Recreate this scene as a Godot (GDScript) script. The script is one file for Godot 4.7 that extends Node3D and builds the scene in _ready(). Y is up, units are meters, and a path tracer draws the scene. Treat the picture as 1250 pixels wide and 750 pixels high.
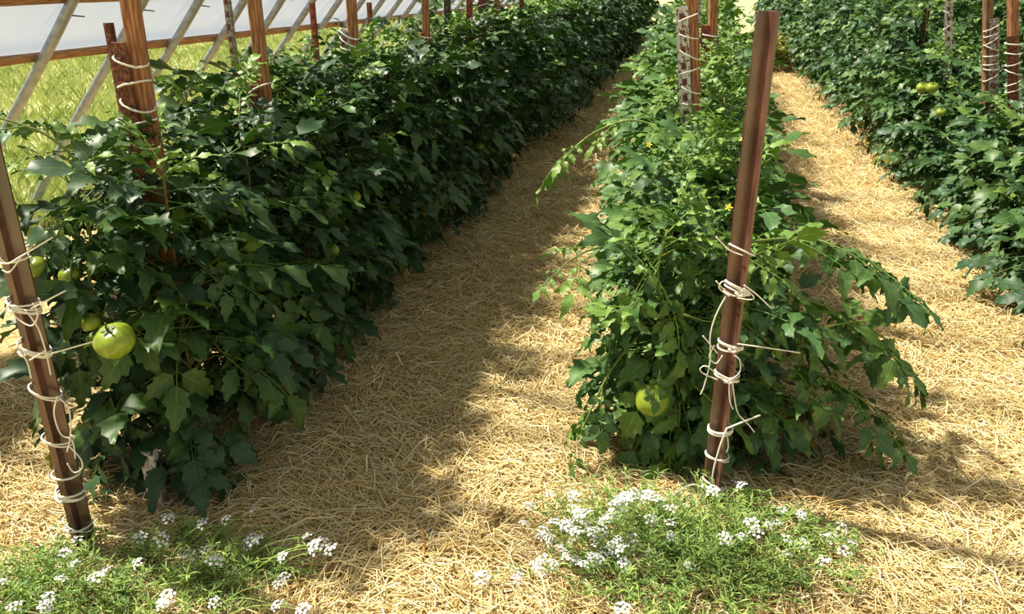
extends Node3D
# A tomato tunnel: three straw-mulched rows of staked tomatoes, a film side wall on bent hoops, alyssum at the row ends.
# Rows run along -z. Units are metres.

const FOCAL := 1000.0
const EYE := Vector3(0.0, 1.25, 0.0)
const PITCH := 0.39336
const YAW := 0.2102
const ROW_WALL := -1.30
const ROW_MID := 0.06
const ROW_THIRD := 1.56
const ROW_FAR := 2.95

const ORDINAL := ["first", "second", "third", "fourth", "fifth", "sixth", "seventh", "eighth", "ninth", "tenth", "eleventh", "twelfth"]

var rng := RandomNumberGenerator.new()
var M := {}
var used := {}
var leaves := []
var young := []
var cam: Camera3D
var hills_noise := FastNoiseLite.new()


# ---------------------------------------------------------------- helpers
func numbered(called: String) -> String:
	used[called] = used.get(called, -1) + 1
	return called if used[called] == 0 else "%s_%03d" % [called, used[called]]

func thing(called: String, label: String, category: String, at := Vector3.ZERO, group := "") -> Node3D:
	var o := Node3D.new()
	o.name = numbered(called)
	add_child(o)
	o.position = at
	tag(o, label, category, group)
	return o

func tag(o: Node, label: String, category: String, group := "", kind := "") -> void:
	o.set_meta("label", label)
	o.set_meta("category", category)
	if group: o.set_meta("group", group)
	if kind: o.set_meta("kind", kind)

func part(parent: Node, called: String, mesh: Mesh, mat: Material, xf := Transform3D.IDENTITY) -> MeshInstance3D:
	var o := MeshInstance3D.new()
	o.name = called
	o.mesh = mesh
	o.material_override = mat
	o.transform = xf
	parent.add_child(o, true)
	return o

func top_mesh(called: String, mesh: Mesh, mat: Material, label: String, category: String, group := "", kind := "") -> MeshInstance3D:
	var o := MeshInstance3D.new()
	o.name = numbered(called)
	o.mesh = mesh
	o.material_override = mat
	add_child(o)
	tag(o, label, category, group, kind)
	return o

func begin() -> SurfaceTool:
	var st := SurfaceTool.new()
	st.begin(Mesh.PRIMITIVE_TRIANGLES)
	return st

func done(st: SurfaceTool) -> ArrayMesh:
	st.generate_normals()
	return st.commit()

func tri(st: SurfaceTool, a: Vector3, b: Vector3, c: Vector3, ua := Vector2(.5, .5), ub := Vector2(.5, .5), uc := Vector2(.5, .5)) -> void:
	st.set_uv(ua); st.add_vertex(a)
	st.set_uv(ub); st.add_vertex(b)
	st.set_uv(uc); st.add_vertex(c)

func quad(st: SurfaceTool, a: Vector3, b: Vector3, c: Vector3, d: Vector3) -> void:
	tri(st, a, b, c)
	tri(st, a, c, d)

# a round bar along points, radius r0 at the start and r1 at the end
func tube(st: SurfaceTool, pts: Array, r0: float, r1: float, sides := 5, caps := true) -> void:
	var rings := []
	var side := Vector3.ZERO
	for i in pts.size():
		var p: Vector3 = pts[i]
		var d: Vector3 = (pts[mini(i + 1, pts.size() - 1)] - pts[maxi(i - 1, 0)]).normalized()
		if side == Vector3.ZERO:
			side = d.cross(Vector3.UP if absf(d.y) < .9 else Vector3.RIGHT).normalized()
		side = (side - d * side.dot(d)).normalized()
		var other := d.cross(side)
		var r := lerpf(r0, r1, float(i) / maxf(1, pts.size() - 1))
		var ring := []
		for k in sides:
			var a := TAU * k / sides
			ring.append(p + (side * cos(a) + other * sin(a)) * r)
		rings.append(ring)
	for i in rings.size() - 1:
		for k in sides:
			var k2 := (k + 1) % sides
			quad(st, rings[i][k], rings[i][k2], rings[i + 1][k2], rings[i + 1][k])
	if caps:
		for k in range(1, sides - 1):
			tri(st, rings[0][0], rings[0][k + 1], rings[0][k])
			var e: Array = rings[rings.size() - 1]
			tri(st, e[0], e[k], e[k + 1])

# smooth curve through points
func smooth(pts: Array, steps := 5) -> Array:
	var out := []
	for i in pts.size() - 1:
		var a: Vector3 = pts[maxi(i - 1, 0)]
		var b: Vector3 = pts[i]
		var c: Vector3 = pts[i + 1]
		var d: Vector3 = pts[mini(i + 2, pts.size() - 1)]
		for k in steps:
			out.append(b.cubic_interpolate(c, a, d, float(k) / steps))
	out.append(pts[-1])
	return out

# a flat polygon (x, z) pulled up along y with its corners kept sharp
func prism(st: SurfaceTool, poly: PackedVector2Array, y0: float, y1: float, grow := 0.0) -> void:
	st.set_smooth_group(-1)
	var n := poly.size()
	var ch := minf(.003, (y1 - y0) * .2)
	for i in n:
		var a := poly[i]
		var b := poly[(i + 1) % n]
		quad(st, Vector3(a.x, y0, a.y), Vector3(b.x, y0, b.y), Vector3(b.x, y1 - ch, b.y), Vector3(a.x, y1 - ch, a.y))
		var a2 := a * (1.0 - .06)
		var b2 := b * (1.0 - .06)
		quad(st, Vector3(a.x, y1 - ch, a.y), Vector3(b.x, y1 - ch, b.y), Vector3(b2.x, y1, b2.y), Vector3(a2.x, y1, a2.y))
	var idx := Geometry2D.triangulate_polygon(poly)
	for i in range(0, idx.size(), 3):
		var p := poly[idx[i]] * .94
		var q := poly[idx[i + 1]] * .94
		var r := poly[idx[i + 2]] * .94
		tri(st, Vector3(p.x, y1, p.y), Vector3(q.x, y1, q.y), Vector3(r.x, y1, r.y))

func multi(parent: Node, called: String, mesh: Mesh, mat: Material, xf: Array, colors: Array) -> MultiMeshInstance3D:
	var mm := MultiMesh.new()
	mm.transform_format = MultiMesh.TRANSFORM_3D
	mm.use_colors = true
	mm.mesh = mesh
	mm.instance_count = xf.size()
	for i in xf.size():
		mm.set_instance_transform(i, xf[i])
		mm.set_instance_color(i, colors[i])
	var o := MultiMeshInstance3D.new()
	o.name = called
	o.multimesh = mm
	o.material_override = mat
	o.set_meta("kind", "stuff")
	parent.add_child(o, true)
	return o

# the direction of a picture point, and where it meets a level or a row's upright plane
func sight(x: float, y: float) -> Vector3:
	return (cam.basis * Vector3(x - 625.0, 375.0 - y, -FOCAL)).normalized()
func on_level(x: float, y: float, h := 0.0) -> Vector3:
	var d := sight(x, y)
	return EYE + d * ((h - EYE.y) / d.y)
func on_x(x: float, y: float, wx: float) -> Vector3:
	var d := sight(x, y)
	return EYE + d * ((wx - EYE.x) / d.x)
func on_z(x: float, y: float, wz: float) -> Vector3:
	var d := sight(x, y)
	return EYE + d * ((wz - EYE.z) / d.z)

func bed(x: float, z: float) -> float:
	return hills_noise.get_noise_2d(x * 60.0, z * 60.0) * .018 + hills_noise.get_noise_2d(x * 260.0 + 90.0, z * 260.0) * .006

func lin(r: int, g: int, b: int) -> Color:
	return Color8(r, g, b).srgb_to_linear()


# ---------------------------------------------------------------- materials
func plain(c: Color, rough := .8) -> StandardMaterial3D:
	var m := StandardMaterial3D.new()
	m.albedo_color = c
	m.roughness = rough
	return m

func noise_tex(freq: float, stops: Array, size := 256, kind := FastNoiseLite.TYPE_SIMPLEX_SMOOTH, seed_at := 1, octaves := 4) -> NoiseTexture2D:
	var n := FastNoiseLite.new()
	n.seed = seed_at
	n.noise_type = kind
	n.frequency = freq
	n.fractal_octaves = octaves
	var g := Gradient.new()
	var off := PackedFloat32Array()
	var col := PackedColorArray()
	for s in stops:
		off.append(s[0])
		col.append(s[1])
	g.offsets = off
	g.colors = col
	var t := NoiseTexture2D.new()
	t.width = size
	t.height = size
	t.seamless = true
	t.noise = n
	t.color_ramp = g
	return t

func mapped(t: Texture2D, scale: Vector3, rough: float, world := false) -> StandardMaterial3D:
	var m := plain(Color.WHITE, rough)
	m.albedo_texture = t
	m.uv1_triplanar = true
	m.uv1_world_triplanar = world
	m.uv1_scale = scale
	return m

func leaf_texture() -> ImageTexture:
	var s := 192
	var im := Image.create(s, s, false, Image.FORMAT_RGB8)
	var n := FastNoiseLite.new()
	n.seed = 5
	n.frequency = .03
	for y in s:
		for x in s:
			var u := absf(float(x) / s - .5) * 2.0
			var v := float(y) / s
			var g := .74 + .10 * n.get_noise_2d(x, y) + .05 * n.get_noise_2d(x * 4.0, y * 4.0)
			var rib := clampf(1.0 - u / .045, 0.0, 1.0)
			var along := fposmod((v - u * .32) * 6.0, 1.0)
			var vein := clampf(1.0 - minf(along, 1.0 - along) / .075, 0.0, 1.0) * (1.0 - u * .7)
			var k := maxf(rib, vein * .6)
			im.set_pixel(x, y, Color(g + k * .26, g + k * .22, g + k * .04))
	im.generate_mipmaps()
	return ImageTexture.create_from_image(im)

func straw_texture() -> ImageTexture:
	var s := 1024
	var im := Image.create(s, s, false, Image.FORMAT_RGB8)
	im.fill(Color8(158, 128, 78))
	var r := RandomNumberGenerator.new()
	r.seed = 77
	var tones := [Color8(234, 212, 152), Color8(222, 194, 128), Color8(204, 172, 106), Color8(242, 226, 176), Color8(182, 148, 92)]
	for i in 9000:
		var p := Vector2(r.randf() * s, r.randf() * s)
		var d := Vector2.from_angle(r.randf() * TAU)
		var c: Color = tones[r.randi() % tones.size()]
		var w := 1 + r.randi() % 3
		for k in int(r.randf_range(20, 70)):
			var q := p + d * k
			for j in w:
				im.set_pixel(posmod(int(q.x) + (j if absf(d.y) > absf(d.x) else 0), s), posmod(int(q.y) + (0 if absf(d.y) > absf(d.x) else j), s), c)
	im.generate_mipmaps()
	return ImageTexture.create_from_image(im)

func leaf_mat(c: Color, t: Texture2D, back: Color) -> StandardMaterial3D:
	var m := plain(c, .46)
	m.albedo_texture = t
	m.metallic_specular = .42
	m.backlight_enabled = true
	m.backlight = back
	m.cull_mode = BaseMaterial3D.CULL_DISABLED
	return m

func make_materials() -> void:
	var lt := leaf_texture()
	var back := Color(.30, .44, .12)
	# leaf colours: shade painted into wall row, sunlight into mid; third and fourth blue-green
	var row_tones := {
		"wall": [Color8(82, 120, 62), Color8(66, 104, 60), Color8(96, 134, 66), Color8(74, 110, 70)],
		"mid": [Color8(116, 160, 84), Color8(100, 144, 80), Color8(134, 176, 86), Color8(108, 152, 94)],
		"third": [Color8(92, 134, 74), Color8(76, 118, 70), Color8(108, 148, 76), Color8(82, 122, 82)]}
	M.row_tone = {}
	M.row_tone_tint = {}
	for k in row_tones:
		M.row_tone[k] = []
		M.row_tone_tint[k] = []
		for c in row_tones[k]:
			M.row_tone[k].append(leaf_mat(c, lt, back))
			M.row_tone_tint[k].append((c as Color).srgb_to_linear())
	M.leaf = M.row_tone.mid
	M.leaf_young = leaf_mat(Color8(148, 188, 88), lt, back)
	M.leaf_yellow = leaf_mat(Color8(186, 178, 70), lt, back)
	M.leaf_dry = leaf_mat(Color8(140, 112, 62), lt, Color(.2, .15, .08))
	M.leaf_many = leaf_mat(Color.WHITE, lt, back)
	M.leaf_many.vertex_color_use_as_albedo = true
	M.tint_young = lin(148, 188, 88)
	M.stem = mapped(noise_tex(.04, [[.25, Color8(104, 124, 58)], [.75, Color8(132, 146, 74)]]), Vector3(6, 6, 6), .7)
	M.old_stem = mapped(noise_tex(.04, [[.25, Color8(96, 86, 52)], [.75, Color8(124, 112, 66)]]), Vector3(6, 6, 6), .8)
	var straw := plain(Color.WHITE, .62)
	straw.vertex_color_use_as_albedo = true
	straw.cull_mode = BaseMaterial3D.CULL_DISABLED
	M.straw = straw
	M.floor = mapped(straw_texture(), Vector3(1.4, 1.4, 1.4), .9, true)
	M.lawn = mapped(noise_tex(.05, [[.2, Color8(158, 160, 104)], [.5, Color8(190, 192, 134)], [.8, Color8(214, 210, 160)]], 512), Vector3(.7, .7, .7), .95, true)
	var blade := plain(Color.WHITE, .6)
	blade.vertex_color_use_as_albedo = true
	blade.backlight_enabled = true
	blade.backlight = Color(.5, .54, .34)
	blade.cull_mode = BaseMaterial3D.CULL_DISABLED
	M.blade = blade
	# steel posts: paint, rust, white paint flaking to rust
	var brown := mapped(noise_tex(.02, [[.2, Color8(74, 46, 38)], [.55, Color8(90, 56, 46)], [.85, Color8(112, 76, 64)]], 256, FastNoiseLite.TYPE_SIMPLEX_SMOOTH, 4), Vector3(3, 1.2, 3), .27)
	brown.metallic_specular = .9
	M.brown_paint = brown
	M.rust = mapped(noise_tex(.05, [[.2, Color8(72, 42, 30)], [.5, Color8(108, 62, 42)], [.8, Color8(146, 90, 60)]], 256, FastNoiseLite.TYPE_SIMPLEX_SMOOTH, 7), Vector3(5, 5, 5), .8)
	M.red_rust = mapped(noise_tex(.05, [[.2, Color8(112, 46, 30)], [.55, Color8(150, 70, 44)], [.8, Color8(176, 98, 64)]], 256, FastNoiseLite.TYPE_SIMPLEX_SMOOTH, 8), Vector3(5, 5, 5), .8)
	M.white_rust = mapped(noise_tex(.045, [[.0, Color8(98, 58, 38)], [.30, Color8(128, 84, 58)], [.36, Color8(206, 204, 198)], [.8, Color8(228, 228, 224)]], 256, FastNoiseLite.TYPE_SIMPLEX_SMOOTH, 9), Vector3(6, 4, 6), .7)
	M.grey_rust = mapped(noise_tex(.045, [[.0, Color8(84, 66, 54)], [.40, Color8(120, 104, 92)], [.5, Color8(164, 158, 148)], [.8, Color8(190, 186, 178)]], 256, FastNoiseLite.TYPE_SIMPLEX_SMOOTH, 10), Vector3(6, 4, 6), .75)
	M.green_paint = plain(Color8(46, 62, 50), .5)
	M.wood = mapped(noise_tex(.03, [[.2, Color8(122, 76, 48)], [.5, Color8(158, 106, 70)], [.8, Color8(184, 134, 94)]], 256, FastNoiseLite.TYPE_SIMPLEX_SMOOTH, 12), Vector3(14, 1.2, 14), .8)
	M.old_wood = mapped(noise_tex(.03, [[.2, Color8(100, 70, 48)], [.5, Color8(134, 98, 70)], [.8, Color8(158, 124, 94)]], 256, FastNoiseLite.TYPE_SIMPLEX_SMOOTH, 13), Vector3(14, 1.2, 14), .85)
	M.board = mapped(noise_tex(.03, [[.2, Color8(124, 86, 56)], [.5, Color8(160, 114, 76)], [.8, Color8(186, 144, 104)]], 256, FastNoiseLite.TYPE_SIMPLEX_SMOOTH, 14), Vector3(14, 14, 1.0), .8)
	var steel := mapped(noise_tex(.02, [[.2, Color8(142, 146, 150)], [.8, Color8(178, 182, 186)]], 256, FastNoiseLite.TYPE_SIMPLEX_SMOOTH, 15), Vector3(4, 4, 4), .42)
	steel.metallic = .45
	M.galvanised = steel
	M.bolt = plain(Color8(60, 58, 58), .5)
	var film := plain(Color8(190, 195, 205), .4)
	film.backlight_enabled = true
	film.backlight = Color(.57, .62, .69)
	film.cull_mode = BaseMaterial3D.CULL_DISABLED
	M.film = film
	M.twine = plain(Color8(232, 228, 216), .8)
	M.tomato = mapped(noise_tex(.02, [[.25, Color8(122, 144, 38)], [.75, Color8(152, 168, 56)]], 256, FastNoiseLite.TYPE_SIMPLEX_SMOOTH, 21), Vector3(9, 9, 9), .25)
	M.tomato.subsurf_scatter_enabled = true
	M.tomato.subsurf_scatter_strength = .15
	M.calyx = plain(Color8(62, 86, 36), .6)
	M.petal = plain(Color8(244, 243, 246), .7)
	M.petal.backlight_enabled = true
	M.petal.backlight = Color(.5, .5, .5)
	M.petal.cull_mode = BaseMaterial3D.CULL_DISABLED
	M.blossom = plain(Color8(234, 214, 60), .6)
	M.herb = plain(Color.WHITE, .6)
	M.herb.vertex_color_use_as_albedo = true
	M.herb.backlight_enabled = true
	M.herb.backlight = Color(.45, .6, .2)
	M.herb.cull_mode = BaseMaterial3D.CULL_DISABLED
	M.husk = plain(Color8(176, 128, 66), .8)


# ---------------------------------------------------------------- leaves
func leaflet(st: SurfaceTool, o: Vector3, fwd: Vector3, up: Vector3, length: float, width: float, curl: float, fold: float, r: RandomNumberGenerator) -> void:
	var side := fwd.cross(up).normalized()
	var n := 8
	var mids := []
	var ls := []
	var rs := []
	var ws := []
	var twist := r.randf_range(-.25, .25)
	var wave := r.randf() * TAU
	for i in n + 1:
		var t := float(i) / n
		var mid := o + fwd * length * (t - .14 * curl * t * t) - up * (length * curl * .5 * t * t)
		var s := pow(maxf(sin(PI * pow(t, .56)), 0.0), .95)
		var push := 0.0
		if i > 0 and i < n:
			if i % 2 == 1:
				s *= 1.14
				push = .045
			else:
				s *= .83
				push = -.015
		var w := width * s
		var sd := (side + up * twist * t).normalized()
		mids.append(mid)
		ls.append(mid - sd * w + up * (w * fold + .006 * sin(wave + t * 7.0)) + fwd * length * push)
		rs.append(mid + sd * w + up * (w * fold + .006 * sin(wave + 2.0 + t * 8.0)) + fwd * length * push)
		ws.append(.5 * s / 1.14)
	for i in n:
		var v0 := float(i) / n
		var v1 := float(i + 1) / n
		var um := Vector2(.5, v0)
		var un := Vector2(.5, v1)
		var l0 := Vector2(.5 - ws[i], v0)
		var l1 := Vector2(.5 - ws[i + 1], v1)
		var r0 := Vector2(.5 + ws[i], v0)
		var r1 := Vector2(.5 + ws[i + 1], v1)
		tri(st, mids[i], mids[i + 1], ls[i + 1], um, un, l1)
		tri(st, mids[i], rs[i + 1], mids[i + 1], um, r1, un)
		if i > 0:
			tri(st, mids[i], ls[i + 1], ls[i], um, l1, l0)
			tri(st, mids[i], rs[i], rs[i + 1], um, r0, r1)

# a whole tomato leaf along +x, its face up: a stalk with two or three pairs of toothed leaflets and one at the end
func make_leaf(seed_at: int, pairs: int, size: float, narrow: float) -> ArrayMesh:
	var r := RandomNumberGenerator.new()
	r.seed = seed_at
	var st := begin()
	var reach := .19 * size
	var sag := r.randf_range(.15, .5)
	var sway := r.randf_range(-.12, .12)
	var pts := []
	for i in 7:
		var t := i / 6.0
		pts.append(Vector3(reach * t * (1.0 - .1 * sag * t), reach * (.10 * t - sag * .45 * t * t), reach * sway * sin(t * 2.6)))
	tube(st, pts, .0024 * size, .0012 * size, 4, false)
	for k in pairs:
		var t := lerpf(.30, .82, float(k) / maxf(1, pairs - 1))
		var i := int(t * 6.0)
		var p: Vector3 = pts[i].lerp(pts[i + 1], t * 6.0 - i)
		var d: Vector3 = (pts[i + 1] - pts[i]).normalized()
		for s in [-1.0, 1.0]:
			var up := Vector3.UP
			up = (up - d * up.dot(d)).normalized()
			var f := d.rotated(up, s * r.randf_range(.75, 1.25))
			f = f.rotated(d, s * r.randf_range(-.5, .15)).normalized()
			var u2 := (up - f * up.dot(f)).normalized().rotated(f, r.randf_range(-.35, .35))
			var ln := size * r.randf_range(.066, .092) * lerpf(.8, 1.08, float(k) / maxf(1, pairs - 1))
			var b := p + f * .012 * size
			tube(st, [p, b], .001 * size, .0008 * size, 3, false)
			leaflet(st, b, f, u2, ln, ln * r.randf_range(.22, .31) * narrow, r.randf_range(.15, .95), r.randf_range(-.15, .45), r)
			if r.randf() < .5 and k < pairs - 1:
				var q: Vector3 = p.lerp(pts[mini(i + 1, 6)], .8)
				leaflet(st, q, f, u2, ln * .36, ln * .14 * narrow, .3, .1, r)
	var e: Vector3 = pts[6]
	var de: Vector3 = (pts[6] - pts[5]).normalized()
	var ue := (Vector3.UP - de * de.y).normalized().rotated(de, r.randf_range(-.3, .3))
	var le := size * r.randf_range(.095, .125)
	leaflet(st, e, de, ue, le, le * r.randf_range(.23, .31) * narrow, r.randf_range(.2, .9), r.randf_range(-.1, .4), r)
	return done(st)

func facing(out: Vector3, up: Vector3) -> Basis:
	var x := out.normalized()
	var y := (up - x * up.dot(x)).normalized()
	return Basis(x, y, x.cross(y))


# ---------------------------------------------------------------- tomato plants
# o: height, left and right (reach to -x and +x), along (reach in z), count, single (each leaf its own part), big (leaf scale), low (lowest leaf)
func tomato_plant(at: Vector3, label: String, group: String, o: Dictionary) -> Node3D:
	var r := RandomNumberGenerator.new()
	r.seed = hash(Vector3i(at * 1000.0)) % 1000003
	var t := thing("tomato_plant", label, "tomato plant", at, group)
	var height: float = o.height
	var single: bool = o.get("single", false)
	var low: float = o.get("low", .12)
	var big: float = o.get("big", 1.0)
	var stems := []
	var n_stems := 4 if single else 3
	var tools := []
	for s in n_stems:
		var a := TAU * (s + r.randf() * .6) / n_stems
		var pts := []
		var hh := height * r.randf_range(.84, 1.0)
		for i in 7:
			var k := i / 6.0
			var spread := sin(k * 1.9) * .11
			pts.append(Vector3(cos(a) * spread + r.randf_range(-.018, .018), hh * k - .01, sin(a) * spread * 1.3 + r.randf_range(-.018, .018)))
		stems.append(smooth(pts, 3))
		var st := begin()
		tube(st, stems[s], .0075, .0028, 6)
		tools.append(st)
	var xfs := []
	var cols := []
	var count: int = o.count
	for i in count:
		var s := i % n_stems
		var pts: Array = stems[s]
		var k := pow((i + .5) / count, o.get("heap", .74))
		var h := lerpf(low, 1.0, k)
		var idx := clampf(h, 0.0, .999) * (pts.size() - 1)
		var root: Vector3 = pts[int(idx)].lerp(pts[int(idx) + 1], idx - int(idx))
		var a := i * 2.39996 + r.randf_range(-.5, .5)
		var front: float = o.get("front", 9.0)
		for again in 12:
			if at.z + root.z + sin(a) * .13 * big < front: break
			a += .7
		var steep := at.z + root.z + sin(a) * .27 * big > front
		var dir := Vector3(cos(a), 0, sin(a))
		var wide: float = (o.right if dir.x > 0.0 else o.left)
		var reach := sqrt(pow(dir.x * wide, 2.0) + pow(dir.z * o.along, 2.0))
		var profile := clampf(.62 + 1.1 * h, 0.0, 1.0) * clampf(1.0 - pow(maxf(h - .42, 0.0) / .58, 1.6) * .72, .2, 1.0)
		var is_top := h > .93
		var size := r.randf_range(.85, 1.25) * big * (.72 if is_top else 1.0)
		var leaf_len := .25 * size
		var out := maxf(0.0, reach * profile - leaf_len * .80) * sqrt(r.randf_range(.05, 1.0))
		var hang := r.randf_range(.0, .06) * out / .2
		if at.z + root.z + dir.z * (out + .25 * size) > front: out = 0.0
		var joint := root + dir * out + Vector3(0, -hang + out * .15, 0)
		joint.y = maxf(joint.y, .06)
		if out > .03:
			tube(tools[s], [root - dir * .002 - Vector3(0, minf(out * .5, root.y * .6), 0), root + dir * out * .45 + Vector3(0, out * r.randf_range(-.1, .2), 0), joint], .0034, .0020, 4, false)
		var lift := lerpf(-.7, .3, h) + r.randf_range(-.65, .6)
		if is_top: lift = r.randf_range(.1, 1.3)
		if steep: lift = r.randf_range(-2.2, -1.1)
		var facing_up := Vector3(r.randf_range(-.6, .6), 1.0, r.randf_range(-.6, .6)) + dir * (.4 if lift < 0.0 else 0.0)
		var b := facing(dir + Vector3(0, lift, 0), facing_up)
		var is_young: bool = is_top or (h > .55 and r.randf() < o.get("fresh", .16))
		if is_young: size *= .8
		var xf := Transform3D(b.scaled(Vector3.ONE * size), joint)
		var which := r.randi()
		if single:
			var set_of: Array = young if is_young else leaves
			var mat: Material = M.leaf_young if is_young and r.randf() < .7 else M.row_tone[o.row_tone][which % 4]
			if h < .32 and r.randf() < .07: mat = M.leaf_yellow if r.randf() < .4 else M.leaf_dry
			part(t, "leaf", set_of[which % set_of.size()], mat, xf)
		else:
			xfs.append(xf)
			cols.append(M.tint_young if is_young and r.randf() < .7 else M.row_tone_tint[o.row_tone][which % 4])
	for s in n_stems:
		part(t, "stem", done(tools[s]), M.old_stem if s == 0 else M.stem)
	if not single:
		var half := xfs.size() / 2
		multi(t, "foliage", leaves[hash(at) % leaves.size()], M.leaf_many, xfs.slice(0, half), cols.slice(0, half))
		multi(t, "foliage", leaves[(hash(at) + 3) % leaves.size()], M.leaf_many, xfs.slice(half), cols.slice(half))
	return t

# a long side shoot through points, leaves along it
func side_shoot(plant: Node3D, pts: Array, n: int, size: float, mats: Array, seed_at: int, set_of: Array, droop := .3) -> void:
	var r := RandomNumberGenerator.new()
	r.seed = seed_at
	var path := smooth(pts, 6)
	var st := begin()
	for i in path.size(): path[i] -= plant.position
	tube(st, path, .0045, .0022, 5)
	part(plant, "shoot", done(st), M.stem)
	for i in n:
		var k := lerpf(.3, .999, (i + 1.0) / n)
		var idx := k * (path.size() - 1)
		var p: Vector3 = path[int(idx)].lerp(path[mini(int(idx) + 1, path.size() - 1)], idx - int(idx))
		var d: Vector3 = (path[mini(int(idx) + 1, path.size() - 1)] - path[maxi(int(idx) - 1, 0)]).normalized()
		var side := d.cross(Vector3.UP).normalized() * (1.0 if i % 2 == 0 else -1.0)
		var f := d if i == n - 1 else (d * .7 + side * r.randf_range(.5, .9))
		f = (f + Vector3(0, -droop * r.randf_range(.4, 1.5), 0)).normalized()
		part(plant, "leaf", set_of[r.randi() % set_of.size()], mats[r.randi() % mats.size()], Transform3D(facing(f, Vector3(0, 1, 0) + f * .2).scaled(Vector3.ONE * size * r.randf_range(.8, 1.15)), p))

func blossom(plant: Node3D, at: Vector3) -> void:
	var st := begin()
	for k in 5:
		var a := TAU * k / 5
		var d := Vector3(cos(a), .15, sin(a))
		var s := Vector3(-sin(a), 0, cos(a)) * .004
		tri(st, Vector3.ZERO, d * .009 + s, d * .018)
		tri(st, Vector3.ZERO, d * .018, d * .009 - s)
	tube(st, [Vector3.ZERO, Vector3(0, .008, 0)], .003, .001, 5)
	part(plant, "blossom", done(st), M.blossom, Transform3D(Basis(Vector3.RIGHT, .9).scaled(Vector3.ONE * .6), at - plant.position))

func tomato(at: Vector3, radius: float, label: String, tilt := .3, group := "") -> void:
	var t := thing("tomato", label, "tomato", at, group)
	var st := begin()
	var rings := []
	for i in 13:
		var v := PI * i / 12.0
		var ring := []
		for k in 20:
			var a := TAU * k / 20
			var rr := radius * sin(v) * (1.0 + .035 * cos(a * 5.0) * (1.0 if v < 1.8 else .4))
			var y := radius * .82 * cos(v) - radius * .16 * exp(-pow(v / .42, 2.0))
			ring.append(Vector3(cos(a) * rr, y, sin(a) * rr))
		rings.append(ring)
	for i in 12:
		for k in 20:
			var k2 := (k + 1) % 20
			if i > 0: tri(st, rings[i][k], rings[i + 1][k2], rings[i][k2])
			if i < 11: tri(st, rings[i][k], rings[i + 1][k], rings[i + 1][k2])
	var turn := Transform3D(Basis(Vector3(1, 0, .2).normalized(), tilt), Vector3.ZERO)
	part(t, "fruit", done(st), M.tomato, turn)
	st = begin()
	var y0 := radius * .68
	for k in 5:
		var a := TAU * k / 5 + .3
		var d := Vector3(cos(a), 0, sin(a))
		var s := Vector3(-sin(a), 0, cos(a)) * radius * .09
		var p := Vector3(0, y0, 0)
		var q := p + d * radius * .22 + Vector3(0, radius * .10, 0)
		var e := p + d * radius * .44 + Vector3(0, radius * .02, 0)
		tri(st, p, q + s, q - s)
		tri(st, q + s, e, q - s)
	tube(st, [Vector3(0, y0, 0), Vector3(0, y0 + radius * .22, 0), Vector3(radius * .15, y0 + radius * .55, 0)], radius * .07, radius * .05, 5)
	part(t, "calyx", done(st), M.calyx, turn)


# ---------------------------------------------------------------- posts and twine
func tee(flange: float, stem: float) -> PackedVector2Array:
	var f := flange / 2.0
	return PackedVector2Array([Vector2(-f, -.003), Vector2(f, -.003), Vector2(f, .003), Vector2(.0045, .0065), Vector2(.0035, stem), Vector2(-.0035, stem), Vector2(-.0045, .0065), Vector2(-f, .003)])

# a steel T-post; its web points along +z before the turn, the studs sit on the flat face
func steel_post(called: String, base: Vector3, top: Vector3, turn: float, mat: Material, label: String, studs: bool, flange := .036, web := .032, group := "steel posts along the rows") -> Node3D:
	var t := thing(called, label, "post", base, group)
	var up := (top - base)
	var h := up.length()
	t.basis = Basis(Quaternion(Vector3.UP, up.normalized())) * Basis(Vector3.UP, turn)
	var st := begin()
	prism(st, tee(flange, web), -.03, h)
	part(t, "shaft", done(st), mat)
	if studs:
		var y := .10
		while y < h - .02:
			st = begin()
			prism(st, PackedVector2Array([Vector2(-.007, -.010), Vector2(.007, -.010), Vector2(.009, -.002), Vector2(-.009, -.002)]), y, y + .022)
			part(t, "stud", done(st), M.rust)
			y += .055
	return t

func wood_stake(base: Vector3, top: Vector3, w: float, mat: Material, label: String) -> Node3D:
	var t := thing("wooden_stake", label, "stake", base, "wooden stakes lashed to steel posts")
	var up := top - base
	t.basis = Basis(Quaternion(Vector3.UP, up.normalized())) * Basis(Vector3.UP, .25)
	var st := begin()
	var c := w * .06
	var f := w / 2.0
	prism(st, PackedVector2Array([Vector2(-f + c, -f), Vector2(f - c, -f), Vector2(f, -f + c), Vector2(f, f - c), Vector2(f - c, f), Vector2(-f + c, f), Vector2(-f, f - c), Vector2(-f, -f + c)]), 0.0, up.length())
	part(t, "shaft", done(st), mat)
	return t

# turns of twine round a post (in the post's own axes), each turn a part
func twine_turns(post: Node3D, centre: Vector3, rx: float, rz: float, y0: float, y1: float, n: int, r: RandomNumberGenerator, thick := .0026) -> void:
	for i in n:
		var y := lerpf(y0, y1, float(i) / maxf(1, n - 1)) + r.randf_range(-.006, .006)
		var slope := r.randf_range(-.022, .022)
		var pts := []
		for k in 15:
			var a := TAU * k / 14
			pts.append(centre + Vector3(cos(a) * rx, y + slope * cos(a) + r.randf_range(-.001, .001), sin(a) * rz))
		var st := begin()
		tube(st, pts, thick, thick, 5, false)
		part(post, "twine_turn", done(st), M.twine)

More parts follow.
